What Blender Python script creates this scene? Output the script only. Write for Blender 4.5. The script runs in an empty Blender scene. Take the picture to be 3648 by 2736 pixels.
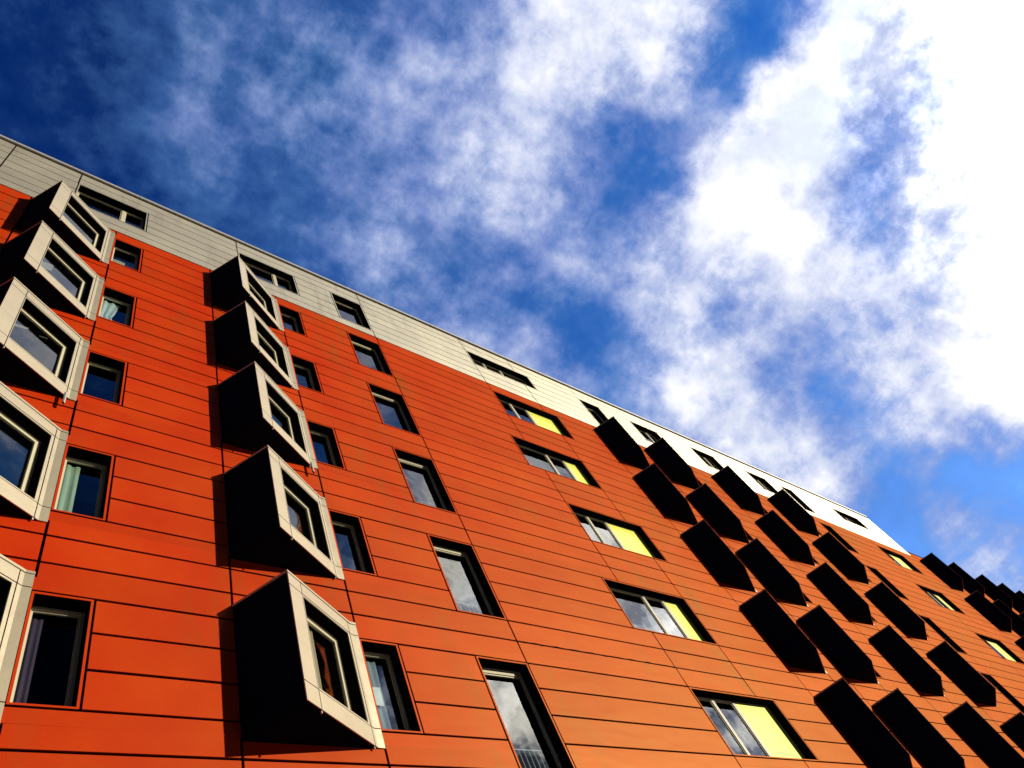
import bpy, math, random
from mathutils import Vector, Matrix
random.seed(7)
U = 0.475                      # one cladding course in metres
ZB = 20.47                     # height of the joint between white storey and orange wall
SC = bpy.context.scene
COL = SC.collection
# ---------------------------------------------------------------- camera
cd = bpy.data.cameras.new('camera'); cam = bpy.data.objects.new('camera', cd); COL.objects.link(cam)
cd.lens = 36*2585.86859/3648; cd.sensor_width = 36; cd.clip_start = .05; cd.clip_end = 3000
yaw, pitch, roll = 1.11444730, .915172651, -.621207624
fw = Vector((math.sin(yaw)*math.cos(pitch), math.cos(yaw)*math.cos(pitch), math.sin(pitch)))
r0 = Vector((math.cos(yaw), -math.sin(yaw), 0)); u0 = r0.cross(fw)
rr = r0*math.cos(roll)+u0*math.sin(roll); uu = -r0*math.sin(roll)+u0*math.cos(roll)
M = Matrix((rr, uu, -fw)).transposed().to_4x4()
M.translation = Vector((0, -14.06126645*U, ZB-39.73018884*U))
cam.matrix_world = M
SC.camera = cam
SC.view_settings.view_transform = 'Standard'; SC.view_settings.look = 'None'
SC.view_settings.exposure = 0; SC.view_settings.gamma = 1
# ---------------------------------------------------------------- sun
SUN = Vector((.865, -1, .28)).normalized()      # towards the sun
sl = bpy.data.lights.new('sun', 'SUN'); sl.energy = 4.6; sl.angle = math.radians(.5); sl.color = (1, .93, .78)
so = bpy.data.objects.new('sun', sl); COL.objects.link(so)
so.rotation_euler = SUN.to_track_quat('Z', 'Y').to_euler()
so.location = (10, -20, 30)
# ---------------------------------------------------------------- sky
W = bpy.data.worlds.new('World'); SC.world = W; W.use_nodes = True
nt = W.node_tree; nt.nodes.clear(); N = nt.nodes; L = nt.links
def nd(t, **k):
    n = N.new(t)
    for a, b in k.items(): setattr(n, a, b)
    return n
def put(s, v):
    if isinstance(v, bpy.types.NodeSocket): L.new(v, s)
    else: s.default_value = v
def mth(op, a, b=None, c=None, clamp=False):
    n = nd('ShaderNodeMath', operation=op, use_clamp=clamp); put(n.inputs[0], a)
    if b is not None: put(n.inputs[1], b)
    if c is not None: put(n.inputs[2], c)
    return n.outputs[0]
def vmt(op, a, b=None, out=0):
    n = nd('ShaderNodeVectorMath', operation=op); put(n.inputs[0], a)
    if b is not None: put(n.inputs[1], b)
    return n.outputs[out]
def mixc(f, a, b):
    n = nd('ShaderNodeMix', data_type='RGBA'); put(n.inputs[0], f); put(n.inputs[6], a); put(n.inputs[7], b)
    return n.outputs[2]
def ramp(x, stops):
    n = nd('ShaderNodeValToRGB'); put(n.inputs[0], x); e = n.color_ramp.elements
    while len(e) < len(stops): e.new(.5)
    for k, (p_, c) in enumerate(stops): e[k].position = p_; e[k].color = c if len(c) == 4 else (*c, 1)
    return n.outputs[0]
def noise(vec, scale, detail=6, rough=.55, dist=0., out=0):
    n = nd('ShaderNodeTexNoise'); L.new(vec, n.inputs['Vector'])
    n.inputs['Scale'].default_value = scale; n.inputs['Detail'].default_value = detail
    n.inputs['Roughness'].default_value = rough; n.inputs['Distortion'].default_value = dist
    return n.outputs[out]
tc = nd('ShaderNodeTexCoord'); dr = vmt('NORMALIZE', tc.outputs['Generated'])
sky = nd('ShaderNodeTexSky', sky_type='NISHITA', sun_disc=False, sun_elevation=math.asin(SUN.z),
         sun_rotation=math.atan2(SUN.x, SUN.y), altitude=100, air_density=1., dust_density=.3, ozone_density=3.)
# cloud cover: where the cloud banks stand in the sky (direction, tightness, amount)
RBF = [(-0.126,0.160,0.979,165,0.00),
 (-0.047,0.110,0.993,130,0.01),
 (0.040,0.054,0.998,133,0.07),
 (0.135,-0.007,0.991,100,0.04),
 (0.233,-0.072,0.970,93,-0.14),
 (0.330,-0.138,0.934,99,-0.00),
 (0.423,-0.202,0.883,96,-0.05),
 (0.507,-0.261,0.821,165,0.68),
 (0.555,-0.295,0.778,182,-0.67),
 (0.592,-0.322,0.739,182,0.48),
 (0.640,-0.358,0.680,182,0.16),
 (0.680,-0.378,0.628,182,-0.79),
 (0.691,-0.397,0.604,182,0.18),
 (-0.104,0.230,0.968,166,-0.03),
 (-0.021,0.183,0.983,151,0.02),
 (0.071,0.129,0.989,132,0.03),
 (0.170,0.068,0.983,119,0.18),
 (0.273,0.003,0.962,110,0.19),
 (0.375,-0.065,0.925,116,0.03),
 (0.472,-0.132,0.872,138,0.39),
 (0.535,-0.179,0.826,168,0.66),
 (0.574,-0.218,0.790,182,-1.14),
 (0.630,-0.252,0.735,166,0.35),
 (0.674,-0.288,0.680,182,0.99),
 (0.710,-0.318,0.629,182,-0.85),
 (0.738,-0.343,0.581,182,0.39),
 (-0.079,0.303,0.950,154,0.02),
 (0.007,0.260,0.966,135,0.00),
 (0.103,0.208,0.973,140,0.12),
 (0.207,0.149,0.967,107,0.01),
 (0.315,0.083,0.946,118,0.06),
 (0.397,0.029,0.917,118,0.06),
 (0.467,-0.019,0.884,125,0.32),
 (0.538,-0.077,0.840,135,-0.91),
 (0.607,-0.123,0.785,115,0.62),
 (0.667,-0.174,0.725,156,0.63),
 (0.710,-0.212,0.672,182,-0.85),
 (0.699,-0.261,0.666,182,0.18),
 (0.724,-0.271,0.635,182,-0.16),
 (0.742,-0.308,0.595,182,0.09),
 (0.750,-0.223,0.623,182,0.13),
 (0.772,-0.273,0.575,182,0.77),
 (0.082,0.307,0.948,122,-0.11),
 (0.157,0.257,0.953,150,0.19),
 (0.244,0.232,0.942,144,-0.12),
 (0.321,0.178,0.930,132,0.09),
 (0.396,0.142,0.907,176,0.14),
 (0.445,0.148,0.883,182,-0.62),
 (0.480,0.087,0.873,144,0.52),
 (0.542,0.003,0.840,173,0.05),
 (0.600,-0.002,0.800,162,0.19),
 (0.661,-0.053,0.749,124,0.17),
 (0.721,-0.118,0.683,142,0.37),
 (0.761,-0.165,0.628,182,-0.28),
 (0.796,-0.184,0.576,182,0.07),
 (0.824,-0.221,0.522,172,0.06),
 (0.190,0.337,0.922,131,-0.05),
 (0.251,0.307,0.918,182,0.01),
 (0.323,0.268,0.907,158,0.10),
 (0.401,0.237,0.885,173,0.41),
 (0.477,0.189,0.858,182,0.06),
 (0.545,0.128,0.829,160,-0.02),
 (0.607,0.081,0.790,148,0.28),
 (0.677,0.037,0.735,124,-0.15),
 (0.738,-0.020,0.674,130,0.08),
 (0.781,-0.080,0.619,151,0.68),
 (0.824,-0.103,0.557,182,-0.40),
 (0.851,-0.140,0.506,182,0.15),
 (0.322,0.357,0.877,122,0.06),
 (0.393,0.294,0.872,179,-0.18),
 (0.479,0.268,0.836,131,0.17),
 (0.549,0.207,0.809,182,0.47),
 (0.592,0.177,0.786,182,-0.59),
 (0.649,0.146,0.747,179,0.15),
 (0.711,0.112,0.694,166,0.43),
 (0.760,0.057,0.647,170,0.11),
 (0.801,0.005,0.598,182,-0.11),
 (0.835,-0.045,0.549,182,0.32),
 (0.867,-0.077,0.493,182,0.39),
 (0.887,-0.096,0.451,182,0.09),
 (0.554,0.296,0.778,143,-0.16),
 (0.607,0.259,0.751,178,0.59),
 (0.659,0.212,0.722,182,-0.16),
 (0.725,0.174,0.666,182,0.00),
 (0.774,0.126,0.621,182,-0.04),
 (0.812,0.041,0.582,182,-0.37),
 (0.810,0.085,0.581,182,0.22),
 (0.838,0.070,0.541,182,-0.14),
 (0.842,0.031,0.539,182,-0.32),
 (0.863,0.055,0.502,182,-0.17),
 (0.865,-0.017,0.501,182,0.66),
 (0.895,-0.038,0.444,182,-0.68),
 (0.708,0.242,0.664,182,-0.01),
 (0.749,0.216,0.627,182,0.23),
 (0.793,0.144,0.592,182,0.25),
 (0.839,0.128,0.529,182,0.71),
 (0.872,0.119,0.475,182,-0.27),
 (0.881,0.020,0.472,182,0.32),
 (0.889,0.054,0.455,182,0.16),
 (0.895,0.050,0.442,182,0.22),
 (0.914,0.022,0.405,182,-0.26),
 (0.844,0.188,0.503,161,-0.10),
 (0.892,0.130,0.434,182,-0.28),
 (0.915,0.112,0.388,182,0.34),
 (0.934,0.117,0.338,182,0.29),
 (0.932,0.072,0.356,182,0.35),
 (0.926,0.022,0.376,182,-0.29),
 (0.946,0.130,0.298,182,-0.07),
 (0.908,0.164,0.387,182,-0.08),
 (-0.190,0.200,0.961,110,0.01),
 (-0.152,0.324,0.934,97,-0.00),
 (0.724,-0.423,0.544,140,0.76),
 (0.827,-0.292,0.480,87,0.47),
 (0.909,-0.140,0.393,100,0.69),
 (0.957,0.019,0.290,118,-0.09),
 (-0.009,-0.019,1.000,74,0.02),
 (0.319,-0.244,0.916,58,0.55),
 (0.586,-0.423,0.691,97,0.67)]

sep = nd('ShaderNodeSeparateXYZ'); L.new(dr, sep.inputs[0])
zz_ = mth('MAXIMUM', sep.outputs[2], .06)
cmb = nd('ShaderNodeCombineXYZ'); put(cmb.inputs[0], mth('DIVIDE', sep.outputs[0], zz_)); put(cmb.inputs[1], mth('DIVIDE', sep.outputs[1], zz_))
plane = cmb.outputs[0]                               # the level cloud deck seen from below
warp = vmt('SUBTRACT', noise(dr, 7, 6, .6, 0, 1), (.5, .5, .5))
sc = nd('ShaderNodeVectorMath', operation='SCALE'); L.new(warp, sc.inputs[0]); sc.inputs[3].default_value = .20
dw = vmt('NORMALIZE', vmt('ADD', dr, sc.outputs[0]))
RBF += [(.70, -.50, .52, 50, .7), (.58, -.55, .60, 50, .35)]  # unseen cloud added where the panes' reflections point
acc = None
for x, y, z, k, w in RBF:
    d = vmt('DOT_PRODUCT', dw, (x, y, z), out=1)
    e = mth('EXPONENT', mth('MULTIPLY_ADD', d, k, -k))
    acc = mth('MULTIPLY', e, w) if acc is None else mth('MULTIPLY_ADD', e, w, acc)
acc = mth('MINIMUM', acc, 1.)
acc = mth('ADD', acc, mth('MULTIPLY', mth('EXPONENT', mth('MULTIPLY_ADD', vmt('DOT_PRODUCT', dr, (0.7630, -0.2776, 0.5838), out=1), 900, -900)), .45))
n1 = noise(dr, 9, 9, .60, .0); n2 = noise(dr, 26, 8, .60, .1); n3 = noise(plane, 3.2, 8, .62, .1)
dt = mth('ADD', mth('ADD', mth('MULTIPLY', mth('SUBTRACT', n1, .5), 1.2), mth('MULTIPLY', mth('SUBTRACT', n2, .5), 1.3)),
         mth('MULTIPLY', mth('SUBTRACT', n3, .5), 1.9))
amp = mth('MULTIPLY_ADD', mth('MINIMUM', mth('MAXIMUM', acc, 0.), .6), .60, .21)
cover = mth('MULTIPLY_ADD', dt, amp, mth('MULTIPLY_ADD', acc, mth('MULTIPLY_ADD', acc, -.24, 1.09), .085), clamp=True)
cc = ramp(cover, [(0, (.07, .23, .58)), (.3, (.11, .27, .60)), (.5, (.31, .41, .72)), (.75, (.70, .74, .90)), (.95, (1., 1., 1.))])
ca = ramp(cover, [(0, (0, 0, 0)), (.1, (.05,)*3), (.3, (.42,)*3), (.5, (.8,)*3), (.75, (1,)*3)])
gm = nd('ShaderNodeGamma'); L.new(sky.outputs[0], gm.inputs[0]); gm.inputs[1].default_value = 1.
tint = nd('ShaderNodeMix', data_type='RGBA', blend_type='MULTIPLY'); tint.inputs[0].default_value = 1
L.new(gm.outputs[0], tint.inputs[6]); L.new(vmt('MULTIPLY', ramp(sep.outputs[0], [(0, (.002, .068, .22)), (.3, (.006, .15, .38)), (.6, (.07, .30, .56)), (.95, (.55, .62, .78))]), (3.2, 3.8, 4.6)), tint.inputs[7])
cs = nd('ShaderNodeMix', data_type='RGBA', blend_type='MULTIPLY'); cs.inputs[0].default_value = 1
n5 = noise(vmt('ADD', dr, (3.7, 1.3, 5.1)), 6.5, 8, .62, .0); gv = nd('ShaderNodeMapRange'); L.new(n5, gv.inputs[0])
for k, v in zip((1, 2, 3, 4), (.40, .60, 0., 1.)): gv.inputs[k].default_value = v
L.new(cc, cs.inputs[6]); L.new(mixc(gv.outputs[0], (7.2, 7.8, 9.4, 1), (11, 11, 11, 1)), cs.inputs[7])
# unseen low sky behind the camera, darkened to cut fill light on the facade
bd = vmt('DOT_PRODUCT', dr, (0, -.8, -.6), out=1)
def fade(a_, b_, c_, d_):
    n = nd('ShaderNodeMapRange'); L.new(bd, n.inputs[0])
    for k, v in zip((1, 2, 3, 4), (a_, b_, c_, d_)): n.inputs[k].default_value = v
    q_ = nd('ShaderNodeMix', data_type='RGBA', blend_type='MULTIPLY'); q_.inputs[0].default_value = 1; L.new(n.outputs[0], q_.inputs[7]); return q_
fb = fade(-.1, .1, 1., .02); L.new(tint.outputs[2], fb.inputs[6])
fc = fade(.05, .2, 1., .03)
# two cloud heads added out of view and brightened for the panes to mirror
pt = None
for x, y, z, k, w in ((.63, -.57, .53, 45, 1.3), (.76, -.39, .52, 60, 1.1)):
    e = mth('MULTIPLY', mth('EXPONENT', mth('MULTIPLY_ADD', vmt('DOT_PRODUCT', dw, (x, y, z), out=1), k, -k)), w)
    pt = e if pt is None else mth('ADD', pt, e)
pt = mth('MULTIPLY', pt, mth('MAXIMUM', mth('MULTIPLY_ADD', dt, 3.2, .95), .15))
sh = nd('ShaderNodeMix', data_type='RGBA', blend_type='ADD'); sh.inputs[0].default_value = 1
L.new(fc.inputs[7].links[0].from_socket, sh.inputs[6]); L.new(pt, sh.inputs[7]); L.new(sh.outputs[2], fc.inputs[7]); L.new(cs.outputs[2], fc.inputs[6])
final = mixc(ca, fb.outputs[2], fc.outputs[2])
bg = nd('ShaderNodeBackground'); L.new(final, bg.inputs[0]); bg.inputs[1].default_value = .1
wo = nd('ShaderNodeOutputWorld'); L.new(bg.outputs[0], wo.inputs[0])
W.cycles.sampling_method = 'MANUAL'; W.cycles.sample_map_resolution = 512
# ---------------------------------------------------------------- materials
def pick(t):
    global nt, N, L
    nt = t; N = t.nodes; L = t.links
def material(name):
    m = bpy.data.materials.new(name); m.use_nodes = True; pick(m.node_tree)
    return m, N['Principled BSDF']
def hsv(col, hue=.5, sat=1., val=1.):
    n = nd('ShaderNodeHueSaturation'); put(n.inputs['Hue'], hue); put(n.inputs['Saturation'], sat); put(n.inputs['Value'], val); put(n.inputs['Color'], col)
    return n.outputs[0]
def mrange(x, a, b, c, d):
    n = nd('ShaderNodeMapRange'); put(n.inputs[0], x)
    for k, v in zip((1, 2, 3, 4), (a, b, c, d)): n.inputs[k].default_value = v
    return n.outputs[0]
def cladding(name, col, metallic, rough, var=.05, dirt=(.35, .25, .12), dirtamt=.35, spec=.5, stint=(1, 1, 1), sheen=None):
    """coated metal cassette: each panel its own tone, slight bowing, speckled powder coat, run-off stains"""
    m, b = material(name)
    tc = nd('ShaderNodeTexCoord'); g = nd('ShaderNodeNewGeometry'); ob = tc.outputs['Object']
    rnd = g.outputs['Random Per Island']
    val = mrange(rnd, 0, 1, 1-var, 1+var)
    grain = noise(ob, 60, 3, .8); blot = noise(ob, .8, 5, .6)
    val = mth('MULTIPLY', val, mrange(grain, .25, .75, .86, 1.14))
    val = mth('MULTIPLY', val, mrange(blot, .3, .7, .95, 1.05))
    c = hsv((*col, 1), mrange(blot, .3, .7, .497, .503), 1., val)
    mp = nd('ShaderNodeMapping'); L.new(ob, mp.inputs[0]); mp.inputs['Scale'].default_value = (3.2, 3.2, .45)
    run = noise(mp.outputs[0], 1.1, 6, .62, .3)
    st = mth('MULTIPLY', mrange(run, .47, .70, 0, 1), mrange(noise(ob, .25, 2), .45, .60, 0, 1), clamp=True)
    c = mixc(mth('MULTIPLY', st, dirtamt), c, (*dirt, 1))
    L.new(c, b.inputs['Base Color']); b.inputs['Metallic'].default_value = metallic
    b.inputs['Specular Tint'].default_value = (*stint, 1)
    put(b.inputs['Roughness'], mrange(blot, .3, .7, rough-.02, rough+.02)); b.inputs['Specular IOR Level'].default_value = spec
    mp2 = nd('ShaderNodeMapping'); L.new(ob, mp2.inputs[0]); mp2.inputs['Scale'].default_value = (.5, 1, 1.6)
    h = mth('ADD', mth('MULTIPLY', noise(mp2.outputs[0], 1.3, 2), 1.), mth('MULTIPLY', noise(ob, 180, 2), .006))
    bp_ = nd('ShaderNodeBump'); bp_.inputs['Strength'].default_value = .35; bp_.inputs['Distance'].default_value = .03
    L.new(h, bp_.inputs['Height']); L.new(bp_.outputs[0], b.inputs['Normal'])
    if sheen:                            # powder coat: body colour plus a broad tinted gloss
        df = nd('ShaderNodeBsdfDiffuse'); gl = nd('ShaderNodeBsdfGlossy'); gl.inputs['Color'].default_value = (*sheen, 1)
        L.new(c, df.inputs[0]); L.new(b.inputs['Roughness'].links[0].from_socket, gl.inputs['Roughness'])
        for q in (df, gl): L.new(bp_.outputs[0], q.inputs['Normal'])
        fr = nd('ShaderNodeFresnel'); fr.inputs[0].default_value = 1.45; L.new(bp_.outputs[0], fr.inputs['Normal'])
        mx = nd('ShaderNodeMixShader'); put(mx.inputs[0], mth('MINIMUM', fr.outputs[0], spec)); L.new(df.outputs[0], mx.inputs[1]); L.new(gl.outputs[0], mx.inputs[2])
        L.new(mx.outputs[0], N['Material Output'].inputs[0]); N.remove(b)
    return m
def plain(name, col, rough=.5, metallic=0., spec=.5, n=.08, scale=20, matt=False):
    m, b = material(name); tc = nd('ShaderNodeTexCoord')
    v = mrange(noise(tc.outputs['Object'], scale, 4), .3, .7, 1-n, 1+n)
    L.new(hsv((*col, 1), .5, 1., v), b.inputs['Base Color'])
    b.inputs['Roughness'].default_value = rough; b.inputs['Metallic'].default_value = metallic; b.inputs['Specular IOR Level'].default_value = spec
    if matt:
        df = nd('ShaderNodeBsdfDiffuse'); L.new(b.inputs['Base Color'].links[0].from_socket, df.inputs[0]); L.new(df.outputs[0], N['Material Output'].inputs[0]); N.remove(b)
    return m
ORANGE = cladding('orange_panel', (.525, .025, .0004), 0., .50, .07, (.30, .06, .010), .75, .062, (1, 1, 1), (.85, .68, .24))
WHITE = cladding('cream_panel', (.80, .71, .48), .82, .51, .012, (.50, .40, .26), .5)
CREAM = cladding('bay_front_panel', (.52, .435, .285), .5, .5, .02, (.42, .34, .22), .2)
BAYDARK = plain('near_black_panel', (.0045, .0075, .016), n=.25, scale=3, matt=True)  # even matt near-black for bay sides and soffits
GAP = plain('joint_backing', (.003, .003, .003), matt=True)
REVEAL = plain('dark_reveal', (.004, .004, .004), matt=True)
FRAME = plain('window_frame_paint', (.62, .56, .38), .4, 0, .5, .03)
YELLOW = plain('yellow_panel', (.93, .95, .12), .38, 0, .5, .02, 5)
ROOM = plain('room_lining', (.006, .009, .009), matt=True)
COPE = plain('coping_metal', (.62, .58, .50), .45, .5)
RAIL = plain('rail_steel', (.16, .18, .20), .4, .4)
STEEL = plain('stay_steel', (.5, .5, .5), .3, 1.)
ASPH = plain('asphalt', (.035, .035, .035), .9, 0, .3, .25, 6)
PAVE = plain('paving', (.16, .15, .14), .85, 0, .3, .15, 3)
RENDERW = plain('rear_render', (.35, .33, .30), .9)
def glass_mat():
    m, b = material('window_glass'); N.remove(b)
    tc = nd('ShaderNodeTexCoord')
    bp_ = nd('ShaderNodeBump'); bp_.inputs['Strength'].default_value = .12; bp_.inputs['Distance'].default_value = .03
    L.new(noise(tc.outputs['Object'], 1.6, 2), bp_.inputs['Height'])
    fr = nd('ShaderNodeFresnel'); put(fr.inputs[0], mrange(nd('ShaderNodeNewGeometry').outputs['Backfacing'], 0, 1, 2.3, 1/2.3)); L.new(bp_.outputs[0], fr.inputs['Normal'])
    gl = nd('ShaderNodeBsdfGlossy'); gl.inputs['Roughness'].default_value = .02; gl.inputs['Color'].default_value = (.98, .95, .84, 1); L.new(bp_.outputs[0], gl.inputs['Normal'])
    tr = nd('ShaderNodeBsdfTransparent'); tr.inputs['Color'].default_value = (.80, .88, .84, 1)
    mx = nd('ShaderNodeMixShader'); L.new(fr.outputs[0], mx.inputs[0]); L.new(tr.outputs[0], mx.inputs[1]); L.new(gl.outputs[0], mx.inputs[2])
    L.new(mx.outputs[0], N['Material Output'].inputs[0])
    return m
GLASS = glass_mat()
def cloth(name, col):
    m, b = material(name); tc = nd('ShaderNodeTexCoord')
    mp = nd('ShaderNodeMapping'); L.new(tc.outputs['Object'], mp.inputs[0]); mp.inputs['Scale'].default_value = (1, 1, .05)
    v = mrange(noise(mp.outputs[0], 30, 4), .3, .7, .8, 1.15)
    L.new(hsv((*col, 1), .5, 1., v), b.inputs['Base Color']); b.inputs['Roughness'].default_value = .9
    return m
# ---------------------------------------------------------------- mesh helpers (lengths in courses, U metres each)
class MB:
    def __init__(s): s.v = []; s.f = []
    def poly(s, pts):
        n = len(s.v); s.v += [tuple(p) for p in pts]; s.f.append(tuple(range(n, n+len(pts))))
    def hexa(s, b):                     # 8 corners: 4 bottom ccw, 4 top ccw
        n = len(s.v); s.v += [tuple(p) for p in b]
        for f in ((0, 3, 2, 1), (4, 5, 6, 7), (0, 1, 5, 4), (1, 2, 6, 5), (2, 3, 7, 6), (3, 0, 4, 7)): s.f.append(tuple(n+i for i in f))
    def box(s, x0, x1, y0, y1, z0, z1):
        s.hexa([(x0, y0, z0), (x1, y0, z0), (x1, y1, z0), (x0, y1, z0), (x0, y0, z1), (x1, y0, z1), (x1, y1, z1), (x0, y1, z1)])
    def ring(s, x0, x1, z0, z1, y0, y1, l, r, b, t):      # frame lying inside the rectangle
        s.box(x0, x1, y0, y1, z1-t, z1); s.box(x0, x1, y0, y1, z0, z0+b)
        s.box(x0, x0+l, y0, y1, z0+b, z1-t); s.box(x1-r, x1, y0, y1, z0+b, z1-t)
    def map(s, fn): s.v = [fn(*p) for p in s.v]; return s
    def mesh(s, name, mat, bevel=False):
        me = bpy.data.meshes.new(name); me.from_pydata([(a*U, b*U, c*U) for a, b, c in s.v], [], s.f)
        me.materials.append(mat); me.update(); return me
def link(name, me, parent=None, loc=(0, 0, 0)):
    o = bpy.data.objects.new(name, me); COL.objects.link(o)
    o.location = (loc[0]*U, loc[1]*U, loc[2]*U)
    if parent: o.parent = parent
    return o
def zr(r):                              # height of the joint below course r, 0 = under the white storey
    q = .9645840683; H = 2-q
    if r < 1: return -(1-(1-r)*q)
    k, m = divmod(r-1, 6); k = int(k)
    return -(1+6*k+(m*H if m <= 3 else 3*H+(m-3)*q))
# ---------------------------------------------------------------- ground
g = MB(); g.box(-1500, 1500, -1500, 1500, -.4, 0)
gr = link('ground', g.mesh('ground', ASPH)); gr['kind'] = 'structure'
g = MB(); g.box(-40, 160, -6.5, -.2, .01, .26)
pv = link('pavement', g.mesh('pavement', PAVE)); pv['kind'] = 'structure'
# ---------------------------------------------------------------- the building
B0 = ZB/U
bld = bpy.data.objects.new('apartment_building', None); COL.objects.link(bld)
bld.location = (0, 0, 0); bld['category'] = 'building'
bld['label'] = 'orange panelled apartment block with cream top storey and rows of projecting bay windows'
XL, XP, XR = -16., 86.8, 131.
ORJ = [-1.6, 2.13, 6.82, 10.54, 17.02, 25.6, 30.3, 35.6, 39.31, 41.2, 44.91, 49.7, 53.41, 57.95, 61.66, 68.1, 77.05, 81.6, 87.95, 91.66, 93.7, 97.4, 101.8, 105.5, 108.05, 111.8, 113.8, 117.5, 119.6, 123.3]
WHJ = [-11.7, -3.33, -.13, 8.6, 17.0, 25.6, 30.3, 37.0, 43.05, 51.2, 59.8, 68.1, 75.8, 81.6]
WROWS = [0, .81, 1.70, 2.68, 3.72, 4.83, 5.74, 6.6]
BAYS = [(-1.6, 6), (6.82, 6), (35.6, 6), (41.2, 6), (49.7, 6), (57.95, 6), (87.95, 4), (93.7, 4), (101.8, 4), (108.05, 4), (113.8, 4), (119.6, 4)]
BAYTOP, BAYH, BAYW = .43, 4.177, 3.71
OPEN = []        # (x0, x1, z0, z1) outer edge of every opening in the cladding
WIN = []         # (kind, x0, z0, x1, z1, extra)
def opening(kind, x0, x1, z0, z1, **e):
    OPEN.append((x0-.08, x1+.08, z0-.07, z1+.08)); WIN.append((kind, x0, x1, z0, z1, e))
for x in (2.19, 10.60, 44.97, 53.47, 61.72):
    for k in range(6): opening('narrow', x, x+1.19, zr(6*k+4)+.07, zr(6*k+1)-.08, k=k)
for x, w in ((14.87, 2.07), (65.95, 2.07)):
    for k in range(6 if x < 60 else 4): opening('tall', x, x+w, zr(6*k+5)+.07, zr(6*k+1)-.08, k=k)
for xo, xe in ((25.68, 24.52), (77.13, 75.7)):
    for k in range(6 if xo < 60 else 4):
        x0 = xe if k % 2 else xo
        opening('wide', x0, x0+(5.78 if k % 2 else 5.80), zr(6*k+4)+.07, zr(6*k+1)-.08, k=k)
for x0, x1 in ((-.02, 3.39), (8.70, 12.14), (43.14, 46.6), (51.29, 54.7), (59.88, 63.2)): opening('double', x0, x1, 1.77, 4.75, k=-1)
for x0, x1 in ((14.80, 16.91), (37.07, 39.3), (65.95, 68.0)): opening('tallwhite', x0, x1, .88, 4.75, k=-1)
for x0, x1 in ((25.68, 31.5), (75.88, 81.5)): opening('strip', x0, x1, 2.75, 4.75, k=-1)
for xb, n in BAYS:
    for k in range(n):
        zt = zr(6*k+BAYTOP); OPEN.append((xb+.12, xb+BAYW-.06, zt-BAYH+.12, zt-.12))
G = .036
def clad(x0, x1, rows, joints, panels, backing, y=0.):
    """lay the courses between the joints, leaving out the openings"""
    for z0, z1 in zip(rows[:-1], rows[1:]):
        if z1 < z0: z0, z1 = z1, z0
        # a course may be split in height where an opening ends inside it
        cuts = {z0, z1}
        for a, b, c, d in OPEN:
            if b > x0 and a < x1:
                for q in (c, d):
                    if z0+.15 < q < z1-.15: cuts.add(q)
        cuts = sorted(cuts)
        for c0, c1 in zip(cuts[:-1], cuts[1:]):
            zm = (c0+c1)/2
            blk = sorted((a, b) for a, b, c, d in OPEN if c < zm < d)
            seg = []; cur = x0
            for a, b in blk:
                if b <= x0 or a >= x1: continue
                if a > cur: seg.append((cur, a))
                cur = max(cur, b)
            if cur < x1: seg.append((cur, x1))
            lo = G if c0 == z0 else 0; hi = G if c1 == z1 else 0
            for a, b in seg:
                backing.box(a, b, .07, .11, c0, c1)
                js = [a]+[j for j in joints if a+.3 < j < b-.3]+[b]
                for p, q in zip(js[:-1], js[1:]):
                    d0 = random.uniform(-.004, .004); d1 = random.uniform(-.004, .004); u0_ = random.uniform(-.003, .003)
                    X0, X1, Z0, Z1 = p+G, q-G, c0+lo, c1-hi
                    panels.hexa([(X0, y+d0, Z0), (X1, y+d1, Z0), (X1, y+.045, Z0), (X0, y+.045, Z0),
                                 (X0, y+d0+u0_, Z1), (X1, y+d1+u0_, Z1), (X1, y+.045, Z1), (X0, y+.045, Z1)])
pan, bak, wpan = MB(), MB(), MB()
orows = [zr(r) for r in range(0, 44)]
clad(XL, XP, orows, ORJ, pan, bak)
clad(XP, XR, [.70]+orows, ORJ, pan, bak)
clad(XL, XP, WROWS, WHJ, wpan, bak)
link('orange_wall', pan.mesh('orange_wall', ORANGE), bld, (0, 0, B0))
link('cream_wall', wpan.mesh('cream_wall', WHITE), bld, (0, 0, B0))
link('wall_backing', bak.mesh('wall_backing', GAP), bld, (0, 0, B0))
m = MB(); x = XL
while x < XP-.02:
    x2 = min(x+6.3, XP-.02); dz = random.uniform(-.012, .012)
    m.box(x, x2-.02, -.05, 1.0, 6.76, 7.0+dz); m.box(x, x2-.02, -.09, -.05, 6.78, 7.03+dz); x = x2
link('coping', m.mesh('coping', COPE), bld, (0, 0, B0))
m = MB(); m.box(XL+.02, XP-.05, .25, 1.0, 6.5, 6.76); m.box(XP+.02, XR, -.04, 1.0, .72, .80)
link('coping_gap', m.mesh('coping_gap', GAP), bld, (0, 0, B0))
m = MB(); m.box(XL, XP, 1.4, 30, -B0+.6, 6.9); m.box(XP+.01, XR, 1.4, 30, -B0+.6, .6)
m.box(XL-.1, XL, .0, 30.2, -B0+.6, 6.6); m.box(XP-.06, XP, .1, 30.2, .8, 6.6); m.box(XR, XR+.1, 0, 30.2, -B0+.6, .6)
m.box(XL, XR, .0, 1.38, -B0+.58, zr(43)-.02)
link('rear_wall', m.mesh('rear_wall', RENDERW), bld, (0, 0, B0))
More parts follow.
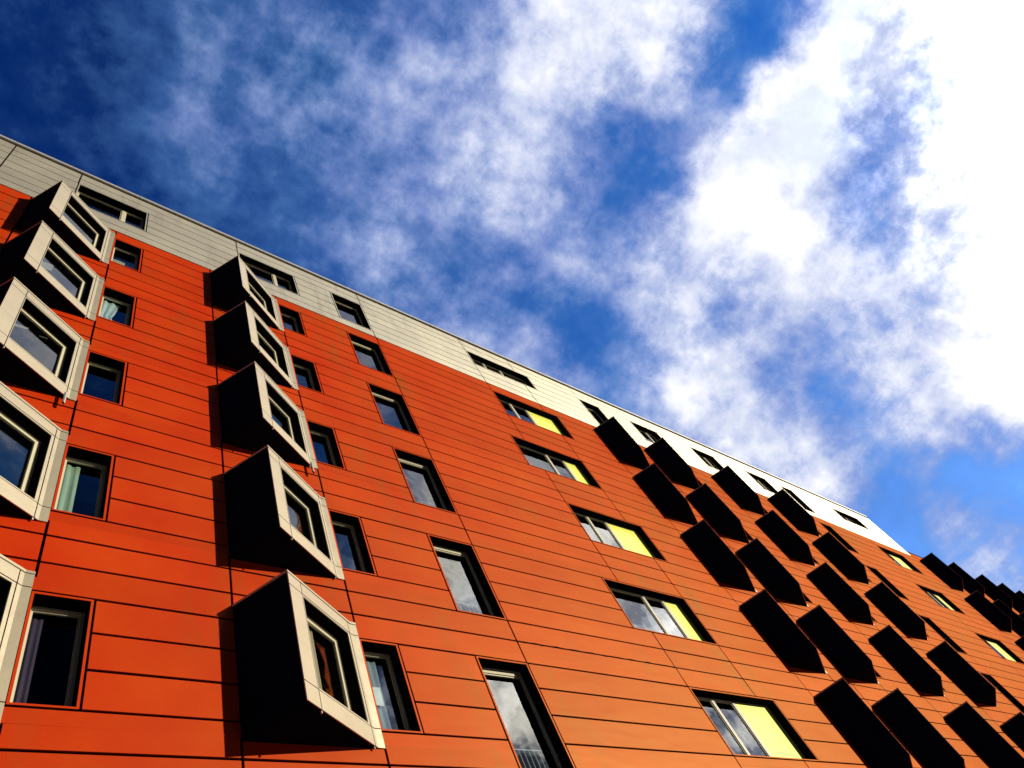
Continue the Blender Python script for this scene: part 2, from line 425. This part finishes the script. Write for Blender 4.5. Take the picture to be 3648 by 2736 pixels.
# a strip of joint sealing that has buckled out of its groove
m = MB(); n = 90; x0, x1 = 17.05, 25.55
for i in range(n):
    a = x0+(x1-x0)*i/n; b = x0+(x1-x0)*(i+1)/n
    f = lambda x: zr(24)+.012*math.sin(x*6.1)+.006*math.sin(x*11.3+1); g_ = lambda x: .026+.008*math.sin(x*7.7)
    fa, fb, ga, gb = f(a), f(b), g_(a), g_(b)
    m.hexa([(a, -.012, fa-ga), (b, -.012, fb-gb), (b, .02, fb-gb), (a, .02, fa-ga), (a, -.012, fa+ga), (b, -.012, fb+gb), (b, .02, fb+gb), (a, .02, fa+ga)])
link('joint_seal', m.mesh('joint_seal', GAP), bld, (0, 0, B0))
# ---------------------------------------------------------------- windows
D = .42
cache = {}
def mesh_of(key, fn):
    if key not in cache: cache[key] = fn()
    return cache[key]
def window(kind, x0, x1, z0, z1, k):
    w, h = x1-x0, z1-z0; key = (kind, round(w, 2), round(h, 2))
    white = kind in ('double', 'tallwhite', 'strip')
    def trim():
        m = MB(); t = .058; m.ring(-t, w+t, -t+.008, h+t, -.007, .011, t, t, t-.008, t); return m.mesh('window', WHITE if white else ORANGE)
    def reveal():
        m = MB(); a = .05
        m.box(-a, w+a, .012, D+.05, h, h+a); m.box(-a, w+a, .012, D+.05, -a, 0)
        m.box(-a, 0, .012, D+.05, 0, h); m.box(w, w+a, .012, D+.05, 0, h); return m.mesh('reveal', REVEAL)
    nm = {'narrow': 'narrow_window', 'tall': 'tall_window', 'wide': 'wide_window', 'double': 'double_window', 'tallwhite': 'tall_window', 'strip': 'strip_window'}[kind]
    o = link(nm, mesh_of(key+('t',), trim), bld, (x0, 0, B0+z0))
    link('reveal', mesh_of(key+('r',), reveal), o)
    ft = {'narrow': .075, 'tall': .20, 'wide': .06, 'double': .06, 'tallwhite': .10, 'strip': .05}[kind]
    mull = []; yel = None
    if kind == 'wide':
        a = (27.36 if k % 2 == 0 else 27.42)-25.68 if x0 < 60 else None
        xa = 27.30-x0 if x0 < 60 else (27.30-25.68 if k % 2 == 0 else 27.40-24.52)
        if k % 2 and x0 < 60: xa = 27.42-x0
        mull = [(xa, xa+.18), (xa+1.46, xa+1.64)]; yel = (xa+1.64, w)
    elif kind == 'double': mull = [(2.27, 2.45)]
    elif kind == 'strip': mull = [(1.7, 1.84), (3.3, 3.44)]
    ys, yf = D-.04, D+.04
    def frame():
        m = MB(); e = .001
        m.ring(e, w-e, e, h-e, ys, yf, .07, .07, .055, ft)
        cells = []; cur = .07
        for a, b in mull: m.box(a, b, ys-.004, yf-.003, .055, h-ft); cells.append((cur, a)); cur = b
        cells.append((cur, w-.07))
        for a, b in cells:              # opening sashes, set back a little
            m.ring(a+.006, b-.006, .061, h-ft-.006, D-.005, D+.05, .045, .045, .045, .045)
        return m.mesh('frame', FRAME)
    link('frame', mesh_of(key+('f', bool(k % 2)), frame), o)
    def pane():
        m = MB(); x_ = yel[0] if yel else w-.07
        cur = .07
        for a, b in list(mull)+[(x_, x_)]:
            if a-cur > .1: m.poly([(cur, D+.02, .05), (a, D+.02, .05), (a, D+.02, h-ft), (cur, D+.02, h-ft)])
            cur = b
            if yel and b >= yel[0]: break
        if not yel and mull: m.poly([(mull[-1][1], D+.02, .05), (w-.07, D+.02, .05), (w-.07, D+.02, h-ft), (mull[-1][1], D+.02, h-ft)]) if cur < w-.2 else None
        return m.mesh('pane', GLASS)
    link('pane', mesh_of(key+('p', bool(k % 2)), pane), o)
    if yel:
        def yp():
            m = MB(); m.box(yel[0]+.015, w-.07, D-.03, D+.03, .058, h-ft-.03); return m.mesh('infill_panel', YELLOW)
        link('infill_panel', mesh_of(key+('y', bool(k % 2)), yp), o)
    def room():
        m = MB(); a, b, c, d, y0, y1 = 0, w, 0, h, D+.052, D+.75
        m.poly([(a, y1, c), (b, y1, c), (b, y1, d), (a, y1, d)]); m.poly([(a, y0, d), (b, y0, d), (b, y1, d), (a, y1, d)])
        m.poly([(a, y0, c), (b, y0, c), (b, y1, c), (a, y1, c)]); m.poly([(a, y0, c), (a, y1, c), (a, y1, d), (a, y0, d)])
        m.poly([(b, y0, c), (b, y1, c), (b, y1, d), (b, y0, d)]); return m.mesh('interior', ROOM)
    link('interior', mesh_of(key+('i',), room), o)
    if kind in ('tall', 'tallwhite'):
        def stay():
            m = MB(); m.box(-.10, -.04, .26, .30, 0, .05); m.box(-.0402, -.003, .27, .29, .015, .035)
            return m.mesh('window_stay', STEEL)
        for f_ in (.22, .52, .82): link('window_stay', mesh_of(('stay',), stay), o, (w, 0, h*(1-f_)))
    if kind == 'tall' and x0 < 60:
        def rail():
            m = MB(); y = D+.10
            m.box(.06, w-.08, y, y+.03, 1.0, 1.04); m.box(.06, w-.08, y, y+.02, .12, .14)
            n_ = 10
            for i in range(n_): xx = .12+(w-.3)*i/(n_-1); m.box(xx, xx+.018, y+.003, y+.02, .14, 1.0)
            return m.mesh('guard_rail', RAIL)
        link('guard_rail', mesh_of(key+('g',), rail), o)
    return o
for kind, x0, x1, z0, z1, e in WIN: window(kind, x0, x1, z0, z1, e['k'])
# ---------------------------------------------------------------- bay windows
A_ = (0., 0.); B_ = (.88, -1.48); C_ = (3.50, -.045); D_ = (3.71, -.035)
sv = Vector((C_[0]-B_[0], C_[1]-B_[1])).normalized(); nv = Vector((sv.y, -sv.x)); SL = (Vector(C_)-Vector(B_)).length
def FR(s, y, z):                        # front frame: along the slanting face, depth behind it, height
    return (B_[0]+sv.x*s-nv.x*y, B_[1]+sv.y*s-nv.y*y, z)
OS0, OS1, OZ0, OZ1 = .60, 2.75, .62, 3.61
BD = .40
H_ = BAYH
def wallbox(m, p, q, t, z0, z1):        # upright slab from p to q, t thick inward (to the right of p->q when t>0)
    d = Vector((q[0]-p[0], q[1]-p[1])).normalized(); n = Vector((-d.y, d.x))*t
    m.hexa([(p[0], p[1], z0), (q[0], q[1], z0), (q[0]+n.x, q[1]+n.y, z0), (p[0]+n.x, p[1]+n.y, z0),
            (p[0], p[1], z1), (q[0], q[1], z1), (q[0]+n.x, q[1]+n.y, z1), (p[0]+n.x, p[1]+n.y, z1)])
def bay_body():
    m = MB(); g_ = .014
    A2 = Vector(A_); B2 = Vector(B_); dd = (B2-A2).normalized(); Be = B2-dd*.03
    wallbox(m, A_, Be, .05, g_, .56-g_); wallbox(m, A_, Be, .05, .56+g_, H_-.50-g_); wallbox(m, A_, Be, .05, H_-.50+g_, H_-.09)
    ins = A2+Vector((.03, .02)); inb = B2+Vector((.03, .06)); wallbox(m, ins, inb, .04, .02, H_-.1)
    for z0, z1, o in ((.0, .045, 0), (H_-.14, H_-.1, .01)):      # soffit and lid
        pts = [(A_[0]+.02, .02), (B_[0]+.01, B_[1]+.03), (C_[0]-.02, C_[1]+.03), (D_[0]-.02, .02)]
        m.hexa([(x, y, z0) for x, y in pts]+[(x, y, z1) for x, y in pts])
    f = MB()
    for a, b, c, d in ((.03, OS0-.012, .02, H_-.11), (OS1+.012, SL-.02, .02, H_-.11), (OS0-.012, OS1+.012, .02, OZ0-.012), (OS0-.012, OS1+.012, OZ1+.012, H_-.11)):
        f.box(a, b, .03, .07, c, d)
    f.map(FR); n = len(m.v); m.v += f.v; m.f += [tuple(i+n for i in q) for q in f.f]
    return m.mesh('bay_window', BAYDARK)
def bay_front():
    m = MB(); g_ = .014
    for a, b, c, d in ((0, .565-g_, .56+g_, 3.68-g_), (0, .565-g_, 0, .56-g_), (0, .565-g_, 3.68+g_, H_-.085),
                       (.565+g_, 2.86-g_, 0, .56-g_), (.565+g_, 2.86-g_, 3.68+g_, H_-.085),
                       (2.86+g_, SL, 0, .56-g_), (2.86+g_, SL, .56+g_, 3.68-g_), (2.86+g_, SL, 3.68+g_, H_-.085)):
        m.box(a, b, 0, .028, c, d)
    m.ring(.565+g_, 2.86-g_, .56+g_, 3.68-g_, .004, .032, OS0-.565-g_, 2.86-g_-OS1, OZ0-.56-g_, 3.68-g_-OZ1)
    m.map(FR)
    for c, d in ((0, .56-g_), (.56+g_, 3.68-g_), (3.68+g_, H_-.085)): wallbox(m, C_, D_, .025, c, d)
    return m.mesh('front_cladding', CREAM)
def bay_cap():
    m = MB(); o = .025
    pts = [(A_[0], A_[1]), (B_[0]-.02, B_[1]-.03), (C_[0]+.01, C_[1]-.02), (D_[0], D_[1]-.015), (D_[0], .04), (A_[0], .04)]
    n = len(pts); k = len(m.v); m.v += [(x, y, H_-.075) for x, y in pts]+[(x, y, H_) for x, y in pts]
    m.f.append(tuple(range(n-1, -1, -1))); m.f.append(tuple(range(n, 2*n)))
    for i in range(n): j = (i+1) % n; m.f.append((i, j, n+j, n+i))
    return m.mesh('top_flashing', CREAM)
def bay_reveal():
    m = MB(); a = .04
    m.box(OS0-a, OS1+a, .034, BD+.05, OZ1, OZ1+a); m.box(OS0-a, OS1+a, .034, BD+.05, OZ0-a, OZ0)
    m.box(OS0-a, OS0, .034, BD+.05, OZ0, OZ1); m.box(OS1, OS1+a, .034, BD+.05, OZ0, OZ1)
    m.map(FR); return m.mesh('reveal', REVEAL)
def bay_frame():
    m = MB(); e = .002
    m.ring(OS0+e, OS1-e, OZ0+e, OZ1-e, BD-.05, BD+.05, .07, .07, .05, .07)
    m.ring(OS0+.08, OS1-.08, OZ0+.06, OZ1-.08, BD-.03, BD+.04, .09, .09, .05, .09)
    m.map(FR); return m.mesh('frame', FRAME)
def bay_pane():
    m = MB(); m.poly([(OS0+.16, BD+.01, OZ0+.1), (OS1-.16, BD+.01, OZ0+.1), (OS1-.16, BD+.01, OZ1-.16), (OS0+.16, BD+.01, OZ1-.16)])
    m.map(FR); return m.mesh('pane', GLASS)
def bay_pipe():
    m = MB(); k = len(m.v); x, y = 3.36, -.20
    for z0, z1, r in ((-.62, .03, .045),):
        ring = [(math.cos(t*math.pi/5)*r, math.sin(t*math.pi/5)*r) for t in range(10)]
        m.v += [(x+a, y+b, z0+(.05 if a < 0 else 0)) for a, b in ring]+[(x+a, y+b, z1) for a, b in ring]
        for i in range(10): j = (i+1) % 10; m.f.append((i, j, 10+j, 10+i))
    return m.mesh('drain_pipe', COPE)
def bay_studs():
    m = MB()
    for s in (.60, 2.86):
        m.box(s-.02, s+.02, .03, .07, -.06, .0)
    m.map(FR); return m.mesh('weep_spout', COPE)
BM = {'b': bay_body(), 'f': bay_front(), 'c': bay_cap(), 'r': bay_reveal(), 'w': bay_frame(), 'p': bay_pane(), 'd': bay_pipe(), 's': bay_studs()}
for ci, (xb, n) in enumerate(BAYS):
    for k in range(n):
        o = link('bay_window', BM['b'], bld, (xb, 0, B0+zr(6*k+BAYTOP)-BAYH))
        link('front_cladding', BM['f'], o); link('top_flashing', BM['c'], o)
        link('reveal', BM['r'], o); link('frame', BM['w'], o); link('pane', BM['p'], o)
        link('weep_spout', BM['s'], o)
        if k == 2 and ci < 2: link('drain_pipe', BM['d'], o)
# ---------------------------------------------------------------- curtains and papers in the windows (they hang there, not part of the wall)
def curtain(name, label, cat, col, origin, w, h, folds=5, amp=.04, fn=None, taper=0.):
    m = MB(); n = folds*8; k = 0
    zs = [0, .25, .5, .75, 1.]
    for j, t in enumerate(zs):
        for i in range(n+1):
            u = i/n; x = u*w*(1-taper*(1-abs(2*t-1))) ; y = amp*math.sin(u*folds*2*math.pi+.6*math.sin(3*t))*(.7+.3*math.sin(i*1.7))
            p = (x, y, t*h); m.v.append(fn(*p) if fn else p)
    for j in range(len(zs)-1):
        for i in range(n): a = j*(n+1)+i; m.f.append((a, a+1, a+n+2, a+n+1))
    me = m.mesh(name, cloth(name+'_cloth', col)); 
    for f_ in me.polygons: f_.use_smooth = True
    o = link(name, me, None, origin); o['label'] = label; o['category'] = cat
    sm = o.modifiers.new('thickness', 'SOLIDIFY'); sm.thickness = .004
    return o
def wz(k): return B0+zr(6*k+4)+.07
yc = D+.14
GC = 'curtains hanging in the windows'
curtain('curtain', 'pale blue net curtain gathered in folds beside the second left-hand bay from the top', 'curtain', (.56, .66, .68), (2.22, yc, wz(1)+.05), .85, 2.75, 3, .05, None, .35)
curtain('curtain', 'pale green curtain bunched in the narrow window beside the fourth left-hand bay', 'curtain', (.40, .50, .38), (2.22, yc, wz(3)+.05), .5, 2.75, 2, .045)
curtain('curtain', 'dim purple curtain hanging in the lowest left narrow window', 'curtain', (.07, .04, .09), (2.30, yc, wz(4)+.05), .28, 2.7, 2, .03)
curtain('blind', 'yellowish blind low behind the topmost left narrow window', 'blind', (.55, .48, .25), (2.25, yc, wz(0)+.04), 1.0, 1.75, 2, .01)
curtain('curtain', 'pale grey curtain behind the lowest narrow window right of the second bay column', 'curtain', (.30, .35, .42), (10.9, yc, wz(4)+.05), .45, 2.7, 2, .03)
def bayfn(s0, y0, z0): return lambda x, y, z: FR(s0+x, y0+y, z0+z)
def bz(k): return B0+zr(6*k+BAYTOP)-BAYH
curtain('curtain', 'brown striped curtain behind the glass of the lowest bay of the second bay column', 'curtain', (.62, .47, .34), (6.82, 0, bz(4)), .95, 2.75, 7, .03, bayfn(.78, BD+.14, OZ0+.08))
curtain('curtain', 'light brown curtain in the second bay from the bottom of the second bay column', 'curtain', (.60, .46, .34), (6.82, 0, bz(3)), .72, 2.4, 5, .03, bayfn(.80, BD+.14, OZ0+.08))
curtain('curtain', 'reddish curtain at the left side of the middle bay of the second bay column', 'curtain', (.42, .26, .20), (6.82, 0, bz(2)), .55, 2.2, 4, .03, bayfn(.80, BD+.14, OZ0+.08))
m = MB(); m.box(0, .55, 0, .006, 0, .62)
o = link('paper_sheet', m.mesh('paper_sheet', plain('paper', (.88, .9, .9), .8)), None, (10.66, D+.06, wz(4)+1.15))
o['label'] = 'white paper sheet in the lowest narrow window beside the second bay column'; o['category'] = 'paper'
